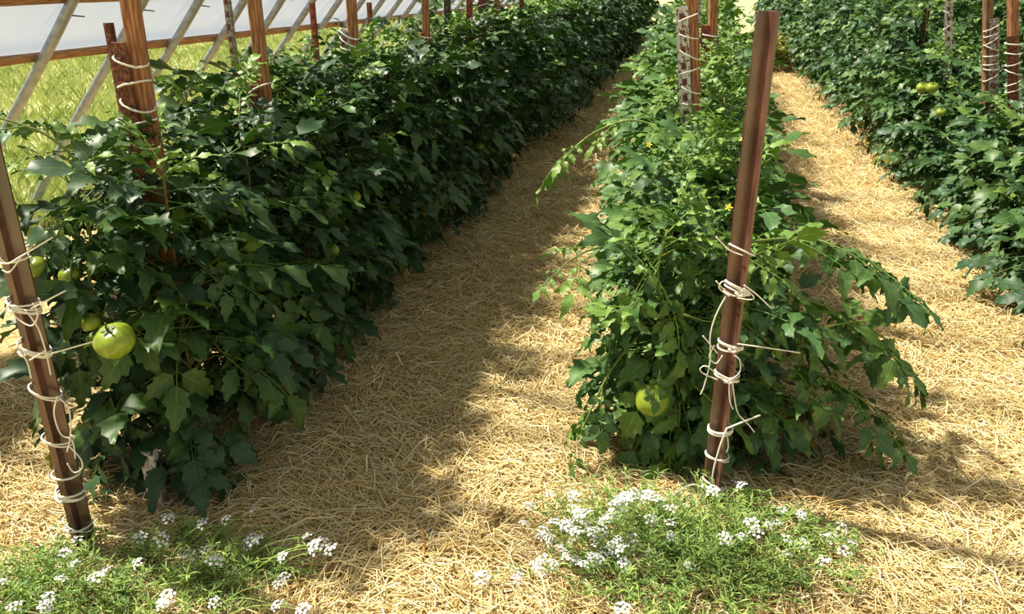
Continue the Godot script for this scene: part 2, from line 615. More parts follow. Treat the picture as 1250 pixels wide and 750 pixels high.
# a tie on an end post: loops round the steel at height y, and loose strands given as world points
func twine_tie(post: Node3D, y: float, loops: int, strands: Array, r: RandomNumberGenerator, thick := .0021, rx := .029, rz := .027) -> void:
	var st := begin()
	for i in loops:
		var pts := []
		var slope := r.randf_range(-.018, .004)
		var dy := (i - (loops - 1) * .5) * thick * 2.1
		for k in 17:
			var a := TAU * k / 16
			pts.append(Vector3(cos(a) * rx, y + dy + slope * cos(a), .008 + sin(a) * rz))
		tube(st, pts, thick, thick, 6, false)
	if loops > 2:
		var k := Vector3(-.012, y, .034)
		tube(st, smooth([k + Vector3(-.01, .004, -.002), k + Vector3(0, -.004, .006), k + Vector3(.01, .004, 0), k + Vector3(.002, .007, .003)], 3), thick * 1.3, thick * 1.3, 6)
	var tie := part(post, "twine_tie", done(st), M.twine)
	var inverse := post.transform.affine_inverse()
	for s in strands:
		st = begin()
		var local := []
		for p in s: local.append(inverse * (p as Vector3))
		tube(st, smooth(local, 6), thick * .8, thick * .7, 5)
		part(tie, "loose_strand", done(st), M.twine)


# ---------------------------------------------------------------- alyssum
func flower_mesh(seed_at: int, n: int) -> ArrayMesh:
	var r := RandomNumberGenerator.new()
	r.seed = seed_at
	var st := begin()
	for i in n:
		var a := i * 2.39996
		var k := sqrt((i + .5) / n)
		var p := Vector3(cos(a) * k * .016, .010 * (1.0 - k * k) + r.randf_range(-.003, .003), sin(a) * k * .016)
		var up := (Vector3(p.x * 40.0, 1.0, p.z * 40.0)).normalized()
		var b := facing(up.cross(Vector3(.3, .2, 1)).normalized(), up)
		var spin := r.randf() * TAU
		for q in 4:
			var f := b * Vector3(cos(spin + q * PI / 2), .15, sin(spin + q * PI / 2))
			var s := f.cross(up).normalized()
			var l := r.randf_range(.0034, .0044)
			tri(st, p, p + f * l * .6 + s * l * .5, p + f * l)
			tri(st, p, p + f * l, p + f * l * .6 - s * l * .5)
	return done(st)

# spots: [x, z, spread, height, stems, flowering share]
func alyssum(label: String, spots: Array, heads: Array, seed_at: int) -> void:
	var r := RandomNumberGenerator.new()
	r.seed = seed_at
	var first: Array = spots[0]
	var t := thing("alyssum_clump", label, "flowers", Vector3(first[0], 0, first[1]))
	var flowers := [flower_mesh(1, 14), flower_mesh(2, 11), flower_mesh(3, 17)]
	var st := begin()
	var greens := [lin(142, 168, 82), lin(112, 146, 68), lin(168, 188, 98), lin(98, 130, 70)]
	var origin := t.position
	var stem := func(root: Vector3, tip: Vector3, n_leaf: int):
		var mid := root.lerp(tip, .55) + Vector3(0, root.distance_to(tip) * .12, 0)
		var path := smooth([root, mid, tip], 4)
		st.set_color(greens[2])
		tube(st, path, .0011, .0008, 3, false)
		for k in n_leaf:
			var f := lerpf(.08, .97, (k + r.randf()) / n_leaf)
			var idx := f * (path.size() - 1)
			var p: Vector3 = path[int(idx)].lerp(path[mini(int(idx) + 1, path.size() - 1)], idx - int(idx))
			var a := r.randf() * TAU
			var d := Vector3(cos(a), r.randf_range(.1, .9), sin(a)).normalized()
			var s := d.cross(Vector3.UP).normalized() * r.randf_range(.0014, .0023)
			var l := r.randf_range(.016, .036)
			st.set_color(greens[r.randi() % 4])
			tri(st, p, p + d * l * .5 + s + Vector3(0, .001, 0), p + d * l - Vector3(0, l * .12, 0))
			tri(st, p, p + d * l - Vector3(0, l * .12, 0), p + d * l * .5 - s + Vector3(0, .001, 0))
	for sp in spots:
		for i in int(sp[4]):
			var a := r.randf() * TAU
			var q := sqrt(r.randf())
			var root: Vector3 = Vector3(sp[0], 0, sp[1]) + Vector3(cos(a), 0, sin(a)) * q * sp[2] * .75 - origin
			var lean: Vector3 = Vector3(cos(a), 0, sin(a)) * q * sp[2] * r.randf_range(.2, .7)
			var tip: Vector3 = root + lean + Vector3(r.randf_range(-.03, .03), sp[3] * r.randf_range(.45, 1.05) * (1.0 - .45 * q), r.randf_range(-.03, .03))
			stem.call(root, tip, 13)
	for h in heads:
		var tip: Vector3 = h - origin
		var root := Vector3(tip.x * .62 + r.randf_range(-.03, .03), 0, tip.z * .62 + r.randf_range(-.02, .02))
		stem.call(root, tip, 8)
		var b := Basis.from_euler(Vector3(r.randf_range(-.1, .7), r.randf() * TAU, r.randf_range(-.3, .3)))
		part(t, "flower_head", flowers[r.randi() % 3], M.petal, Transform3D(b.scaled(Vector3.ONE * r.randf_range(.75, 1.15)), tip))
	st.set_smooth_group(-1)
	var g := part(t, "greenery", done(st), M.herb)
	g.set_meta("kind", "stuff")


# ---------------------------------------------------------------- the scene
func _ready() -> void:
	rng.seed = 20240611
	hills_noise.seed = 3
	hills_noise.frequency = .01
	# camera
	cam = Camera3D.new()
	cam.name = "camera"
	cam.position = EYE
	cam.basis = Basis(Vector3.UP, YAW) * Basis(Vector3.RIGHT, -PITCH)
	cam.fov = rad_to_deg(2.0 * atan(375.0 / FOCAL))
	cam.near = .05
	cam.far = 200.0
	add_child(cam)
	cam.current = true
	# light: pale sky scattered by the film, sun high over the film wall
	var env := Environment.new()
	env.background_mode = Environment.BG_SKY
	var sky := Sky.new()
	var air := ProceduralSkyMaterial.new()
	air.sky_top_color = Color(.68, .68, .67)
	air.sky_horizon_color = Color(.78, .77, .74)
	air.ground_bottom_color = Color(.30, .29, .24)
	air.ground_horizon_color = Color(.52, .52, .46)
	air.sky_energy_multiplier = .75
	air.ground_energy_multiplier = .75
	sky.sky_material = air
	env.sky = sky
	env.ambient_light_source = Environment.AMBIENT_SOURCE_SKY
	env.tonemap_mode = Environment.TONE_MAPPER_LINEAR
	env.tonemap_exposure = 2.05
	env.sdfgi_enabled = true
	env.ssao_enabled = true
	env.ssil_enabled = true
	var we := WorldEnvironment.new()
	we.name = "environment"
	we.environment = env
	add_child(we)
	var sun := DirectionalLight3D.new()
	sun.name = "sun"
	sun.light_color = Color(1.0, .965, .90)
	sun.light_energy = 1.4
	sun.light_angular_distance = 3.0
	sun.shadow_enabled = true
	sun.sky_mode = DirectionalLight3D.SKY_MODE_LIGHT_ONLY
	add_child(sun)
	sun.look_at_from_position(Vector3(-.55, .84, -.10), Vector3.ZERO, Vector3.UP)

	make_materials()
	for i in 8: leaves.append(make_leaf(100 + i, 3 if i % 3 else 2, 1.0, 1.0))
	for i in 4: young.append(make_leaf(200 + i, 3, .9, .78))
	build_ground()
	build_side_wall()
	build_posts()
	build_rows()
	build_fruit()
	build_cover_leaf()
	build_flowers()
	build_litter()


func build_ground() -> void:
	# straw floor with gentle humps
	var st := begin()
	var nx := 120
	var nz := 200
	var x0 := -3.1
	var x1 := 4.6
	var z0 := .6
	var z1 := -13.4
	var p := func(i: int, k: int) -> Vector3:
		var x := lerpf(x0, x1, float(i) / nx)
		var z := lerpf(z0, z1, float(k) / nz)
		return Vector3(x, bed(x, z) - .008, z)
	for i in nx:
		for k in nz:
			quad(st, p.call(i, k), p.call(i, k + 1), p.call(i + 1, k + 1), p.call(i + 1, k))
	var f := top_mesh("straw_path", done(st), M.floor, "trodden straw mulch covering the paths between tomato rows", "straw floor", "", "structure")
	# loose straw lying on it, thickest where it can be told apart
	st = begin()
	for s in 2:
		var a := Vector3(s * .5 - .5, 0, 0)
		var b := Vector3(s * .5, 0, 0)
		var bend := Vector3(0, 0, .03)
		if s == 0: b += bend
		else: a += bend
		var u := [Vector3(0, .0022, 0), Vector3(0, -.0006, .0020), Vector3(0, -.0006, -.0020)]
		for k in 3:
			quad(st, a + u[k], a + u[(k + 1) % 3], b + u[(k + 1) % 3], b + u[k])
	var stalk := done(st)
	var tones := [lin(244, 228, 176), lin(238, 216, 154), lin(226, 200, 134), lin(250, 238, 198), lin(208, 178, 114), lin(234, 216, 168), lin(242, 222, 162)]
	var zones := [[-2.2, 2.4, -.9, -2.6, 105000, .82], [-2.4, 2.6, -2.6, -5.2, 80000, 1.0], [-2.6, 2.9, -5.2, -12.6, 45000, 1.5], [-3.05, 4.4, .4, -13.2, 14000, 1.4]]
	var xfs := []
	var cols := []
	for zn in zones:
		for i in int(zn[4]):
			var x := rng.randf_range(zn[0], zn[1])
			var z := rng.randf_range(zn[3], zn[2])
			var lay := hills_noise.get_noise_2d(x * 130.0 + 400.0, z * 130.0) * 2.6
			var a := lay + rng.randfn(0.0, .75)
			if rng.randf() < .15: a = rng.randf() * TAU
			var ln: float = rng.randf_range(.025, .12) if rng.randf() < .85 else rng.randf_range(.1, .24)
			var wd: float = rng.randf_range(.45, 1.15) * zn[5]
			var tilt := rng.randfn(0.0, .05)
			var b := Basis(Vector3.UP, a) * Basis(Vector3(0, 0, 1), tilt) * Basis(Vector3.RIGHT, rng.randf() * TAU)
			xfs.append(Transform3D(b.scaled_local(Vector3(ln, wd, wd)), Vector3(x, bed(x, z) + rng.randf_range(-.004, .012), z)))
			var c: Color = tones[rng.randi() % tones.size()]
			cols.append(c * rng.randf_range(.82, 1.08))
	var s_node := multi(self, "straw", stalk, M.straw, xfs, cols)
	tag(s_node, "loose golden straw stalks strewn over the paths", "straw", "", "stuff")
	# lawn outside the tunnel
	st = begin()
	quad(st, Vector3(-70, -.03, 15), Vector3(-70, -.03, -90), Vector3(60, -.03, -90), Vector3(60, -.03, 15))
	top_mesh("lawn", done(st), M.lawn, "sunlit dry green lawn beyond the plastic wall", "lawn", "", "structure")
	st = begin()
	var r := RandomNumberGenerator.new()
	r.seed = 9
	for k in 9:
		var a := r.randf() * TAU
		var q := Vector3(cos(a), 0, sin(a)) * r.randf() * .05
		var d := Vector3(cos(a + r.randf()), 0, sin(a)) * r.randf_range(.02, .06)
		var s := Vector3(-sin(a), 0, cos(a)) * .004
		var h := r.randf_range(.05, .11)
		tri(st, q - s, q + s, q + d * .4 + Vector3(0, h * .7, 0))
		tri(st, q + s * .6 + Vector3(0, .01, 0), q + d + Vector3(0, h, 0), q + d * .4 + Vector3(0, h * .7, 0))
	var tuft := done(st)
	xfs = []
	cols = []
	var gt := [lin(190, 200, 128), lin(170, 186, 112), lin(208, 214, 150), lin(220, 218, 166), lin(146, 164, 96)]
	for i in 34000:
		var x := -3.3 - pow(rng.randf(), 1.6) * 15.0
		var z := -1.0 - pow(rng.randf(), 1.3) * 26.0
		xfs.append(Transform3D(Basis(Vector3.UP, rng.randf() * TAU).scaled(Vector3.ONE * rng.randf_range(.7, 1.5)), Vector3(x, -.03, z)))
		cols.append(gt[rng.randi() % 5])
	var g := multi(self, "grass", tuft, M.blade, xfs, cols)
	tag(g, "short pale green grass growing outside the tunnel", "grass", "", "stuff")


# the hoops lean in: x of the wall at height h
func wall_x(h: float) -> float:
	return -2.6 - (1.12 - h) * .864

func build_side_wall() -> void:
	var st: SurfaceTool
	# hoops
	var arch := [Vector3(-3.57, -.05, 0), Vector3(wall_x(.4), .4, 0), Vector3(wall_x(.9), .9, 0), Vector3(wall_x(1.35), 1.35, 0), Vector3(-1.75, 2.0, 0), Vector3(-.7, 2.65, 0), Vector3(.7, 2.95, 0),
		Vector3(2.1, 2.65, 0), Vector3(3.15, 2.0, 0), Vector3(3.95, 1.2, 0), Vector3(4.6, .4, 0), Vector3(4.95, -.05, 0)]
	st = begin()
	tube(st, smooth(arch, 5), .0225, .0225, 12)
	var hoop := done(st)
	st = begin()
	var hw := Vector3(wall_x(1.06), 1.06, 0)
	tube(st, [hw + Vector3(0, 0, -.01), hw + Vector3(.03, -.01, -.075)], .004, .003, 6)
	var bolt := done(st)
	var z := -3.25 + .505 * 3
	for i in 40:
		var t := thing("hoop_tube", "grey galvanised steel hoop tube leaning inward from the lawn over the rows", "hoop", Vector3(0, 0, z), "bent hoop tubes carrying the plastic wall")
		part(t, "tube", hoop, M.galvanised)
		part(t, "bolt", bolt, M.bolt)
		z -= .505
	# rails: lower batten sinks a little along the tunnel, as does the upper board
	var low := func(zz: float) -> float: return .858 + (zz + 3.0) * .0187
	var high := func(zz: float) -> float: return 1.135 + (zz + 3.0) * .012
	var rail := func(called: String, label: String, line: Callable, half: float, thick: float, lengths: float, grp: String, mat: Material):
		var za := -1.4
		while za > -22.0:
			var zb := maxf(za - lengths, -22.4)
			var s2 := begin()
			s2.set_smooth_group(-1)
			var n := 12
			var rings := []
			for i in n + 1:
				var zz := lerpf(za, zb + .006, float(i) / n)
				var h: float = line.call(zz)
				var along := Vector3(.654, .757, 0)
				var out := Vector3(-.757, .654, 0)
				var c := Vector3(wall_x(h), h, zz) + out * (.030 + thick / 2.0)
				var w1 := half + rng.randf_range(-.0025, .0025)
				var w2 := half + rng.randf_range(-.004, .003)
				rings.append([c - along * w2 - out * thick / 2.0, c + along * w1 - out * thick / 2.0, c + along * w1 + out * thick / 2.0, c - along * w2 + out * thick / 2.0])
			for i in n:
				for k in 4:
					quad(s2, rings[i][k], rings[i][(k + 1) % 4], rings[i + 1][(k + 1) % 4], rings[i + 1][k])
			quad(s2, rings[0][0], rings[0][1], rings[0][2], rings[0][3])
			quad(s2, rings[n][0], rings[n][1], rings[n][2], rings[n][3])
			top_mesh(called, done(s2), mat, label, "board", grp)
			za = zb
	rail.call("hip_board", "wide brown wooden board along the top of the plastic wall", high, .06, .03, 3.6, "boards along the top of the plastic wall", M.board)
	rail.call("bottom_batten", "narrow rough wooden batten along the lower edge of the plastic wall", low, .019, .02, 2.4, "battens along the lower edge of the plastic wall", M.board)
	# film between them, pulled into folds at each hoop
	st = begin()
	var r := RandomNumberGenerator.new()
	r.seed = 31
	var nz := 1500
	var nh := 12
	var pt := func(i: int, k: int) -> Vector3:
		var zz := lerpf(-1.4, -22.3, float(i) / nz)
		var h0: float = low.call(zz) - .012
		var h1: float = high.call(zz) + .06
		var f := float(k) / nh
		var h := lerpf(h0, h1, f)
		var phase := fposmod((zz + 3.25) / .505 + f * .22, 1.0)
		var near := exp(-pow(minf(phase, 1.0 - phase) / .13, 2.0))
		var fold := sin(phase * 60.0 + f * 7.0) * .014 * near + hills_noise.get_noise_2d(zz * 300.0, f * 30.0) * .016 - .012 * (1.0 - near) * sin(PI * f)
		return Vector3(wall_x(h), h, zz) + Vector3(-.757, .654, 0) * (.072 + maxf(fold, -.008) * sin(PI * clampf(f, .02, .98)))
	for i in nz:
		for k in nh:
			quad(st, pt.call(i, k), pt.call(i, k + 1), pt.call(i + 1, k + 1), pt.call(i + 1, k))
	top_mesh("plastic_film", done(st), M.film, "milky white plastic film stretched over the hoops between two boards", "plastic sheet")


func build_posts() -> void:
	var r := RandomNumberGenerator.new()
	r.seed = 12
	# end post of the row by the wall
	var lb := on_level(105, 668)
	var lp := steel_post("steel_post", Vector3(lb.x, 0, lb.z), Vector3(lb.x - .003, 1.17, lb.z), .35, M.brown_paint, "brown painted steel post with white twine ties, end of the row by the plastic wall", false, .050, .034, "end posts of the rows")
	var zl := lb.z + .045
	var P := func(x: float, y: float) -> Vector3: return on_z(x, y, zl)
	twine_tie(lp, P.call(14, 325).y, 1, [[P.call(-2, 312), P.call(8, 322), P.call(24, 314), P.call(64, 290)], [P.call(3, 330), P.call(12, 332), P.call(25, 315)]], r)
	twine_tie(lp, P.call(30, 382).y, 4, [[P.call(38, 377), P.call(80, 355)], [P.call(12, 372), P.call(0, 384), P.call(-12, 392)], [P.call(14, 374), P.call(20, 388), P.call(38, 398), P.call(46, 385), P.call(40, 370)], [P.call(30, 378), P.call(46, 400), P.call(56, 430), P.call(62, 458)]], r)
	twine_tie(lp, P.call(43, 436).y, 3, [[P.call(55, 434), P.call(118, 416)], [P.call(26, 412), P.call(22, 424), P.call(33, 442), P.call(38, 462)], [P.call(36, 440), P.call(56, 428)]], r)
	twine_tie(lp, P.call(58, 490).y, 2, [[P.call(70, 484), P.call(66, 505), P.call(74, 530), P.call(88, 538), P.call(92, 560)], [P.call(72, 486), P.call(84, 500), P.call(86, 530), P.call(82, 552)]], r)
	twine_tie(lp, P.call(72, 549).y, 2, [[P.call(84, 545), P.call(98, 560), P.call(100, 572), P.call(90, 577), P.call(82, 566)]], r)
	twine_tie(lp, P.call(84, 592).y, 1, [], r, .0026)
	twine_tie(lp, P.call(90, 616).y, 3, [], r, .0026)
	twine_tie(lp, P.call(98, 655).y, 2, [], r)
	# end post of the middle row
	var cb := on_level(866, 614)
	var ct := on_z(938, 13, cb.z)
	var cp := steel_post("steel_post", Vector3(cb.x, 0, cb.z), ct, .55, M.brown_paint, "tall brown painted steel post with knotted white twine, end of the middle row", false, .050, .034, "end posts of the rows")
	var zc := cb.z + .045
	var Q := func(x: float, y: float) -> Vector3: return on_z(x, y, zc)
	twine_tie(cp, Q.call(896, 311).y, 1, [[Q.call(874, 289), Q.call(890, 305), Q.call(907, 312)]], r)
	twine_tie(cp, Q.call(893, 360).y, 4, [[Q.call(874, 343), Q.call(884, 354), Q.call(896, 362)], [Q.call(908, 348), Q.call(924, 360), Q.call(941, 376)], [Q.call(886, 362), Q.call(874, 385), Q.call(867, 410), Q.call(867, 440), Q.call(860, 470), Q.call(855, 482)], [Q.call(908, 352), Q.call(920, 362), Q.call(916, 366), Q.call(900, 364)], [Q.call(890, 362), Q.call(878, 352), Q.call(882, 344), Q.call(890, 346)]], r)
	twine_tie(cp, Q.call(886, 429).y, 3, [[Q.call(900, 420), Q.call(930, 424), Q.call(977, 431)], [Q.call(858, 410), Q.call(868, 422), Q.call(876, 432)], [Q.call(872, 422), Q.call(866, 436), Q.call(874, 444), Q.call(882, 434)]], r)
	twine_tie(cp, Q.call(882, 467).y, 3, [[Q.call(876, 464), Q.call(858, 456), Q.call(855, 450), Q.call(864, 448), Q.call(884, 466)], [Q.call(884, 468), Q.call(902, 456), Q.call(903, 440), Q.call(896, 434)], [Q.call(894, 464), Q.call(896, 482), Q.call(901, 505), Q.call(913, 518), Q.call(921, 528)], [Q.call(890, 466), Q.call(891, 490), Q.call(895, 500)]], r)
	twine_tie(cp, Q.call(873, 533).y, 2, [[Q.call(886, 524), Q.call(905, 516), Q.call(928, 507)], [Q.call(887, 524), Q.call(878, 548), Q.call(870, 580), Q.call(871, 600)]], r, .003)
	twine_tie(cp, Q.call(870, 566).y, 2, [[Q.call(888, 534), Q.call(889, 546), Q.call(887, 552)]], r)
	twine_tie(cp, Q.call(866, 602).y, 3, [[Q.call(862, 598), Q.call(846, 592), Q.call(828, 600), Q.call(816, 612)], [Q.call(858, 600), Q.call(852, 612), Q.call(840, 622)]], r, .0024)

	# pairs of steel post and wooden stake down the row by the wall: [z, steel top or 0, steel material, wood top or 0, wood material, twine turns from, to, count, x, offset of the wood]
	var brownish := "rust-brown steel post"
	var rows := [
		[ROW_WALL, -1.74, 1.09, M.rust, 1.62, M.wood, .86, 1.05, 5, "dark rusty steel post bound to a tall wooden stake near the wall-side end post", "tall brown wooden stake bound to dark rusty post near the wall-side end post", .024],
		[ROW_WALL, -2.33, .92, M.rust, 1.60, M.wood, .80, .90, 3, "short rusty steel post behind a wooden stake amid wall-side leaves", "brown wooden stake over a short rusty post amid wall-side leaves", .018],
		[ROW_WALL, -3.05, 1.03, M.grey_rust, 1.60, M.wood, .82, 1.02, 8, "greyish flaking steel post with many twine turns in the wall-side row", "reddish wooden stake lashed to the greyish flaking post by twine", .022],
		[ROW_WALL, -3.98, .96, M.red_rust, 1.55, M.wood, .85, .94, 2, "red rusty steel post with short top beside a wooden stake, wall-side row", "wooden stake standing over the red rusty post, wall-side row", .018],
		[ROW_WALL, -5.20, 1.25, M.rust, 1.5, M.wood, .92, 1.1, 4, "rusty steel post wrapped with white twine, far along wall-side row", "wooden stake wrapped with white twine, far along wall-side row", .018],
		[ROW_WALL, -5.50, .9, M.rust, 1.5, M.old_wood, .88, 1.0, 3, "brown steel post under a dull wooden stake, far along wall-side row", "dull brown wooden stake with sagging twine, far along wall-side row", .016],
		[-.028, -3.05, 1.125, M.white_rust, 1.55, M.wood, .74, 1.09, 7, "white steel post flaking to rust, bound to a stake in the middle row", "wooden stake bound by slanting twine to the flaking white post, middle row", .034, -.12],
		[.050, -3.95, 1.01, M.red_rust, 1.55, M.wood, .80, .97, 5, "orange rusty steel post below a slim wooden stake in the middle row", "slim orange-brown wooden stake above the orange rusty post, middle row", .030, -.08],
		[ROW_MID - .06, -5.4, 1.30, M.white_rust, 0.0, M.wood, .90, 1.15, 8, "whitish steel post with close twine turns, far in the middle row", "", .0],
		[1.405, -4.25, .965, M.rust, 1.55, M.wood, .74, .95, 6, "rusty steel post topped by an orange-brown stake in the third row", "orange-brown wooden stake on the rusty post in the third row", .014, -.22],
		[1.435, -4.6, 1.02, M.grey_rust, 1.55, M.old_wood, .76, 1.0, 8, "grey weathered steel post with ladder-like twine turns in the third row", "weathered wooden stake with ladder-like twine turns in the third row", -.022, -.19],
		[1.428, -5.4, 1.25, M.white_rust, 0.0, M.wood, .95, 1.10, 3, "white flaking steel post with dark studs standing alone in the third row", "", .0, -.17],
	]
	for q in rows:
		var slope: float = q[12] if q.size() > 12 else r.randf_range(-.01, .02)   # sideways lean per metre; q[0] is where it stands at leaf height
		var base := Vector3(q[0] - slope * .9, 0, q[1])
		var lean: float = slope * q[2]
		var sp := steel_post("steel_post", base, base + Vector3(lean, q[2], 0), PI - .15, q[3], q[9], true, .042, .030)
		var off: float = q[11]
		if q[4] > 0.0:
			wood_stake(base + Vector3(off + slope * .35, .35, -.034), base + Vector3(off + slope * q[4], q[4], -.034), .036, q[5], q[10])
		twine_turns(sp, Vector3(-off * .5, 0, .018), .034 if q[4] > 0.0 else .025, .040 if q[4] > 0.0 else .026, q[6], q[7], q[8], r)
	# single steel posts: [x, z, top, material, label, group]
	var wall_line := -2.15
	var singles := [
		[ROW_WALL, -4.42, 1.2, M.green_paint, "dark green steel post rising out of the wall-side leaves"],
		[ROW_WALL, -4.88, 1.3, M.red_rust, "plain reddish steel post rising out of the wall-side leaves"],
		[ROW_WALL, -6.40, 1.2, M.rust, "plain brown steel post far down the wall-side row"],
		[ROW_WALL, -7.30, 1.2, M.white_rust, "white flaking steel post far down the wall-side row"],
		[ROW_WALL, -7.95, 1.2, M.white_rust, "whitish steel post farthest down the wall-side row"],
		[2.80, -7.6, 1.25, M.grey_rust, "grey steel post among leaves of the fourth row"],
		[1.50, -6.3, 1.2, M.rust, "brown steel post half hidden in tall third-row leaves"],
	]
	for q in singles:
		var sp := steel_post("steel_post", Vector3(q[0], 0, q[1]), Vector3(q[0] + .01, q[2], q[1]), PI - .15, q[3], q[4], true, .038, .030)
		if q[3] == M.white_rust: twine_turns(sp, Vector3(0, 0, .010), .024, .026, .80, 1.0, 5, r)
	for q in [[on_x(130, 28, wall_line), M.rust, "dark rusty steel post between the wall-side row and the hoops", 1.0], [on_x(276, 0, wall_line), M.grey_rust, "pale steel post between the wall-side row and the hoops", 1.12], [on_x(380, 3, wall_line), M.red_rust, "reddish rusty steel post between the wall-side row and the hoops", 1.0], [on_x(450, 3, wall_line), M.rust, "brown rusty steel post between the wall-side row and the hoops", 1.0]]:
		var p: Vector3 = q[0]
		steel_post("steel_post", Vector3(p.x, 0, p.z), Vector3(p.x, p.y * q[3], p.z), PI - .3, q[1], q[2], true, .034, .028, "steel posts in front of the hoops")
	# stub of a white painted post low in the wall-side end plant
	var wb := on_level(191, 616)
	steel_post("steel_post", Vector3(wb.x, 0, wb.z), Vector3(wb.x, .15, wb.z), PI - .3, M.white_rust, "short white post stub under the wall-side end plant", false, .050, .030)


func build_rows() -> void:
	var wall_group := "tomato plants of the wall-side row"
	var mid_group := "tomato plants of the middle row"
	var third_group := "tomato plants of the third row"
	var far_group := "tomato plants of the fourth row"
	# row by the wall
	var z := -1.66
	var i := 0
	while z > -20.0:
		var near := z > -5.4
		var label := "dense green tomato plant in the staked row beside the plastic wall"
		if near and i > 0: label = "%s tomato plant behind the end post in the row beside the plastic wall" % ORDINAL[i]
		if i == 0: label = "dense dark green tomato plant behind the wall-side end post, bearing a big green tomato"
		var o := {"height": rng.randf_range(.96, 1.04) if i > 0 else .98, "left": .34, "right": .33 if near else (.48 if z < -6.5 else .42), "along": .30, "count": 235 if near else (150 if z > -10.0 else 80), "single": near, "big": .92 if near else (1.0 if z > -10.0 else 1.3), "low": .13, "row_tone": "wall", "front": -1.36 if i == 0 else 9.0}
		var p := tomato_plant(Vector3(ROW_WALL + rng.randf_range(-.03, .03), 0, z), label, "" if i == 0 else wall_group, o)
		if i == 0:
			side_shoot(p, [Vector3(-1.33, .80, -1.62), Vector3(-1.42, .90, -1.60), Vector3(-1.52, .95, -1.55)], 4, 1.0, M.leaf, 5, leaves)
		z -= .42 if near else .5
		i += 1
	# middle row
	z = -2.03
	i = 0
	while z > -20.0:
		var near := z > -5.4
		var label := "leafy tomato plant standing in the middle row between both straw paths"
		if near and i > 0: label = "%s tomato plant behind the end post in the middle row" % ORDINAL[i]
		if i == 0: label = "bright leafy tomato plant behind the middle row's end post, trailing low branches"
		var left := .25
		var right := .30
		if z < -3.6: left = .44
		if z < -5.0: left = .56
		if i == 0: right = .42
		var o := {"height": .74 if i == 0 else (.80 if i < 3 else rng.randf_range(.84, .92) + (.1 if z < -4.5 else 0.0)), "left": left, "right": right, "along": .28, "count": 240 if near else (150 if z > -10.0 else 80), "single": near, "big": .92 if near else (1.0 if z > -10.0 else 1.3), "low": .05 if i == 0 else .10, "fresh": .45, "row_tone": "mid", "heap": .95 if i == 0 else .74, "front": -1.85 if i == 0 else (-2.0 if i == 1 else 9.0)}
		var p := tomato_plant(Vector3(ROW_MID + rng.randf_range(-.02, .02), 0, z), label, "" if i == 0 else mid_group, o)
		if i == 0:
			# branches trailing over the path
			side_shoot(p, [Vector3(.15, .33, -2.0), Vector3(.34, .30, -2.02), Vector3(.56, .16, -2.06)], 10, .85, M.leaf, 11, leaves, .5)
			side_shoot(p, [Vector3(.15, .50, -2.05), Vector3(.36, .46, -2.05), Vector3(.54, .36, -2.1)], 9, .9, M.leaf, 12, leaves, .5)
			side_shoot(p, [Vector3(.12, .60, -2.05), Vector3(.32, .62, -2.08), Vector3(.48, .56, -2.12)], 8, .95, M.leaf, 13, leaves)
			side_shoot(p, [Vector3(-.05, .40, -1.98), Vector3(-.14, .30, -1.9), Vector3(-.20, .16, -1.84)], 4, .7, M.leaf, 14, leaves, .6)
			side_shoot(p, [Vector3(-.05, .56, -2.1), Vector3(-.2, .57, -2.05), Vector3(-.28, .54, -2.0)], 3, .7, [M.leaf_young, M.leaf[2]], 15, young)
		if i == 2:
			var e := on_level(682, 176, .62)
			side_shoot(p, [Vector3(.0, .70, z + .1), Vector3(-.16, .78, z + .1), Vector3(-.30, .74, z + .1), Vector3(-.42, .64, z + .1)], 6, .7, [M.leaf_young, M.leaf[2]], 16, young)
		if i < 5:
			for k in 1 + i % 2: blossom(p, p.position + Vector3(rng.randf_range(-.18, .18), p_height(o) + rng.randf_range(-.12, .02), rng.randf_range(.0, .2)))
		z -= .42 if near else .5
		i += 1
	# third row: low near the front, tall farther on
	z = -2.9
	i = 0
	while z > -20.0:
		var near := z > -6.2
		var h := .66 if z > -5.3 else (.84 if z > -5.9 else rng.randf_range(1.05, 1.16))
		var o := {"height": h, "left": .34 if near else .42, "right": .40, "along": .30, "count": (200 if h < .7 else 240) if near else (150 if z > -11.0 else 80), "single": near, "big": .88 if near else (.95 if z > -11.0 else 1.3), "row_tone": "third", "low": .12}
		var label := "low bushy tomato plant beside the second straw path, third row" if h < .7 else "tall leafy tomato plant farther down the third row"
		tomato_plant(Vector3(ROW_THIRD + rng.randf_range(-.03, .03), 0, z), label, third_group if h < .7 else "tall tomato plants of the third row", o)
		z -= .42 if near else .5
		i += 1
	# fourth row
	z = -4.0
	while z > -20.0:
		tomato_plant(Vector3(ROW_FAR + rng.randf_range(-.04, .04), 0, z), "tall dark tomato plant in the fourth row, behind third-row posts", far_group, {"height": rng.randf_range(1.18, 1.28), "left": .40, "right": .36, "along": .32, "count": 150 if z > -11.0 else 80, "single": false, "big": 1.05 if z > -11.0 else 1.3, "row_tone": "third", "low": .12})
		z -= .48

func p_height(o: Dictionary) -> float:
	return o.height


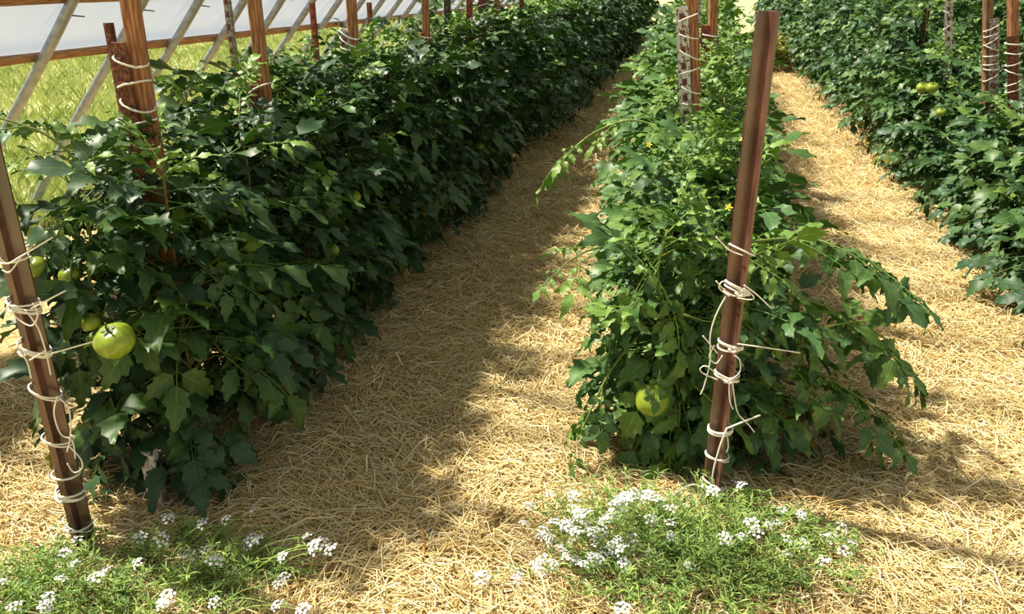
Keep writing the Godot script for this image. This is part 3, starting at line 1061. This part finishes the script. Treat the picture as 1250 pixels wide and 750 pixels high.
func build_fruit() -> void:
	var near_wall := -1.36
	tomato(on_z(140, 416, -1.37), .043, "large round green tomato hanging behind the twine of the wall-side end post", .38)
	tomato(on_z(42, 326, -1.44), .026, "small green tomato in leaves beside the wall-side end post's upper tie", .5)
	tomato(on_z(84, 335, -1.46), .022, "small shaded green tomato above the large round green one", .4)
	tomato(on_z(110, 393, -1.44), .022, "small green tomato just above the large round green one", .4)
	tomato(on_z(796, 488, -1.855), .043, "yellow-green tomato half covered by leaves low in the middle row's end plant", .9)
	var grp := "green tomatoes low on the path side of the wall-side row"
	var lab := "small green tomato low on the path side of the wall-side row"
	tomato(on_x(609, 262, -1.02), .042, "pale green tomato resting near the straw at the wall-side row", .4)
	for q in [[405, 306], [432, 240], [586, 178]]:
		tomato(on_x(q[0], q[1], -1.06), .024, lab, .4, grp)
	var pair := "one of two pale green tomatoes side by side in the third row"
	tomato(on_x(1126, 107, 1.28), .034, pair, .4, "pair of pale tomatoes in the third row")
	tomato(on_x(1138, 107, 1.28), .034, pair, .4, "pair of pale tomatoes in the third row")
	tomato(on_x(1149, 137, 1.28), .026, "single small light green tomato below the pale pair", .4)


func build_flowers() -> void:
	var r := RandomNumberGenerator.new()
	r.seed = 44
	# flower heads read off the photograph, each at the height such a sprig stands
	var mid_heads := []
	for q in [[640, 640], [645, 618], [664, 650], [672, 605], [700, 606], [706, 634], [714, 640], [690, 640], [678, 640], [716, 628], [735, 648], [727, 670], [752, 618], [764, 606], [775, 604], [768, 612], [790, 606], [803, 610], [818, 622], [746, 628], [728, 660], [700, 660], [690, 676], [684, 670], [664, 684], [655, 690], [676, 690], [694, 684], [712, 690], [722, 680], [728, 684], [742, 676], [748, 668], [758, 672], [762, 690], [770, 660], [795, 636], [818, 640], [818, 655], [794, 676], [870, 600], [905, 594], [900, 590], [842, 692], [885, 658], [906, 656], [918, 640], [924, 652], [938, 642], [950, 640], [955, 624], [978, 630], [960, 660], [980, 664], [1010, 660], [1028, 646], [1016, 656], [1040, 664], [1030, 674], [1005, 686], [960, 678], [632, 706], [588, 706], [760, 744], [660, 700], [672, 660], [704, 650], [722, 650], [700, 624], [738, 636]]:
		var h := r.randf_range(.07, .15) if q[1] < 660 else r.randf_range(.05, .10)
		if q[0] < 650 or q[0] > 1000 or q[1] > 700: h *= .6
		mid_heads.append(on_level(q[0], q[1], h))
		if q[0] > 650 and q[0] < 800 and q[1] < 690 and r.randf() < .4: mid_heads.append(on_level(q[0] + r.randf_range(-14, 14), q[1] + r.randf_range(-10, 10), h * r.randf_range(.8, 1.05)))
	var c1 := on_level(765, 676)
	var c2 := on_level(885, 672)
	var c3 := on_level(975, 690)
	var c4 := on_level(840, 712)
	alyssum("white-flowered sweet alyssum clump at the foot of the middle row's end post", [[c1.x, c1.z, .19, .14, 120], [c2.x, c2.z, .17, .16, 150], [c3.x, c3.z, .13, .10, 60], [c4.x, c4.z, .18, .11, 140]], mid_heads, 61)
	var wall_heads := []
	for q in [[107, 538], [80, 676], [95, 660], [92, 690], [75, 708], [60, 730], [18, 742], [3, 712], [55, 742], [118, 706], [170, 658], [168, 688], [205, 634], [197, 660], [198, 738], [205, 730], [230, 680], [250, 672], [262, 686], [262, 737], [275, 636], [248, 640], [310, 624], [308, 660], [300, 668], [315, 660], [345, 680], [346, 706], [340, 714], [338, 740], [376, 656], [384, 668], [392, 664], [404, 672], [370, 745], [130, 698]]:
		wall_heads.append(on_level(q[0], q[1], r.randf_range(.06, .13)))
	var d1 := on_level(90, 720)
	var d2 := on_level(210, 715)
	var d3 := on_level(300, 715)
	var d4 := on_level(20, 740)
	alyssum("thin green alyssum clump with scattered white flowers round the wall-side end post", [[d1.x, d1.z, .15, .12, 85], [d2.x, d2.z, .16, .11, 105], [d3.x, d3.z, .12, .09, 60], [d4.x, d4.z, .14, .10, 70]], wall_heads, 62)


func build_cover_leaf() -> void:
	# a drooping leaf that hides the middle of the tomato in the middle row's end plant
	for c in get_children():
		if c.has_meta("label") and str(c.get_meta("label")).begins_with("bright leafy tomato plant"):
			var p := on_z(806, 452, -1.815)
			part(c, "leaf", leaves[1], M.leaf[1], Transform3D(facing(Vector3(-.05, -1.0, .12), Vector3(.15, .2, 1)).scaled(Vector3.ONE * .42), p - c.position))


func build_litter() -> void:
	var r := RandomNumberGenerator.new()
	r.seed = 71
	var st := begin()
	var a := on_level(514, 645, .016)
	var b := on_level(517, 680, .014)
	tube(st, smooth([a, a.lerp(b, .5) + Vector3(.004, .003, 0), b], 4), .005, .004, 7)
	top_mesh("dry_stalk", done(st), M.husk, "short thick dry stalk lying alone on the straw path", "stalk")
	st = begin()
	a = on_level(592, 642, .02)
	b = on_level(614, 630, .02)
	leaflet(st, a, (b - a).normalized(), Vector3.UP, a.distance_to(b) * 1.6, .012, .2, .5, r)
	top_mesh("dry_husk", done(st), M.leaf_dry, "curled brown husk on the straw beside the alyssum", "husk")
	# wilting yellow seedling in the second path
	var at := on_level(1046, 190)
	var t := thing("wilted_seedling", "wilted yellowing seedling standing alone in the second straw path", "seedling", Vector3(at.x, 0, at.z))
	st = begin()
	tube(st, [Vector3.ZERO, Vector3(.01, .08, 0), Vector3(.03, .17, .01)], .004, .002, 5)
	part(t, "stem", done(st), M.old_stem)
	for k in 6:
		var q := Vector3(cos(k * 2.4), -.5, sin(k * 2.4))
		part(t, "leaf", young[k % 4], M.leaf_yellow if k % 2 else M.leaf_dry, Transform3D(facing(q, Vector3.UP).scaled(Vector3.ONE * .5), Vector3(.02, .07 + k * .018, 0)))
	# pale weeds where the second path ends
	for k in 9:
		var w := Vector3(r.randf_range(.5, 1.25), 0, r.randf_range(-10.4, -13.0))
		var g := thing("path_weed", "pale yellow-green weed at the end of the second straw path", "weed", w, "weeds at the end of the second path")
		var xfs := []
		var cols := []
		for j in 26:
			var q := Vector3(cos(j * 2.4), r.randf_range(.2, 1.4), sin(j * 2.4))
			xfs.append(Transform3D(facing(q, Vector3.UP).scaled(Vector3.ONE * r.randf_range(.8, 1.3)), Vector3(r.randf_range(-.15, .15), r.randf_range(.02, .3), r.randf_range(-.15, .15))))
			cols.append([lin(190, 186, 84), lin(206, 204, 120), lin(164, 172, 80)][j % 3])
		multi(g, "foliage", young[k % 4], M.leaf_many, xfs, cols)
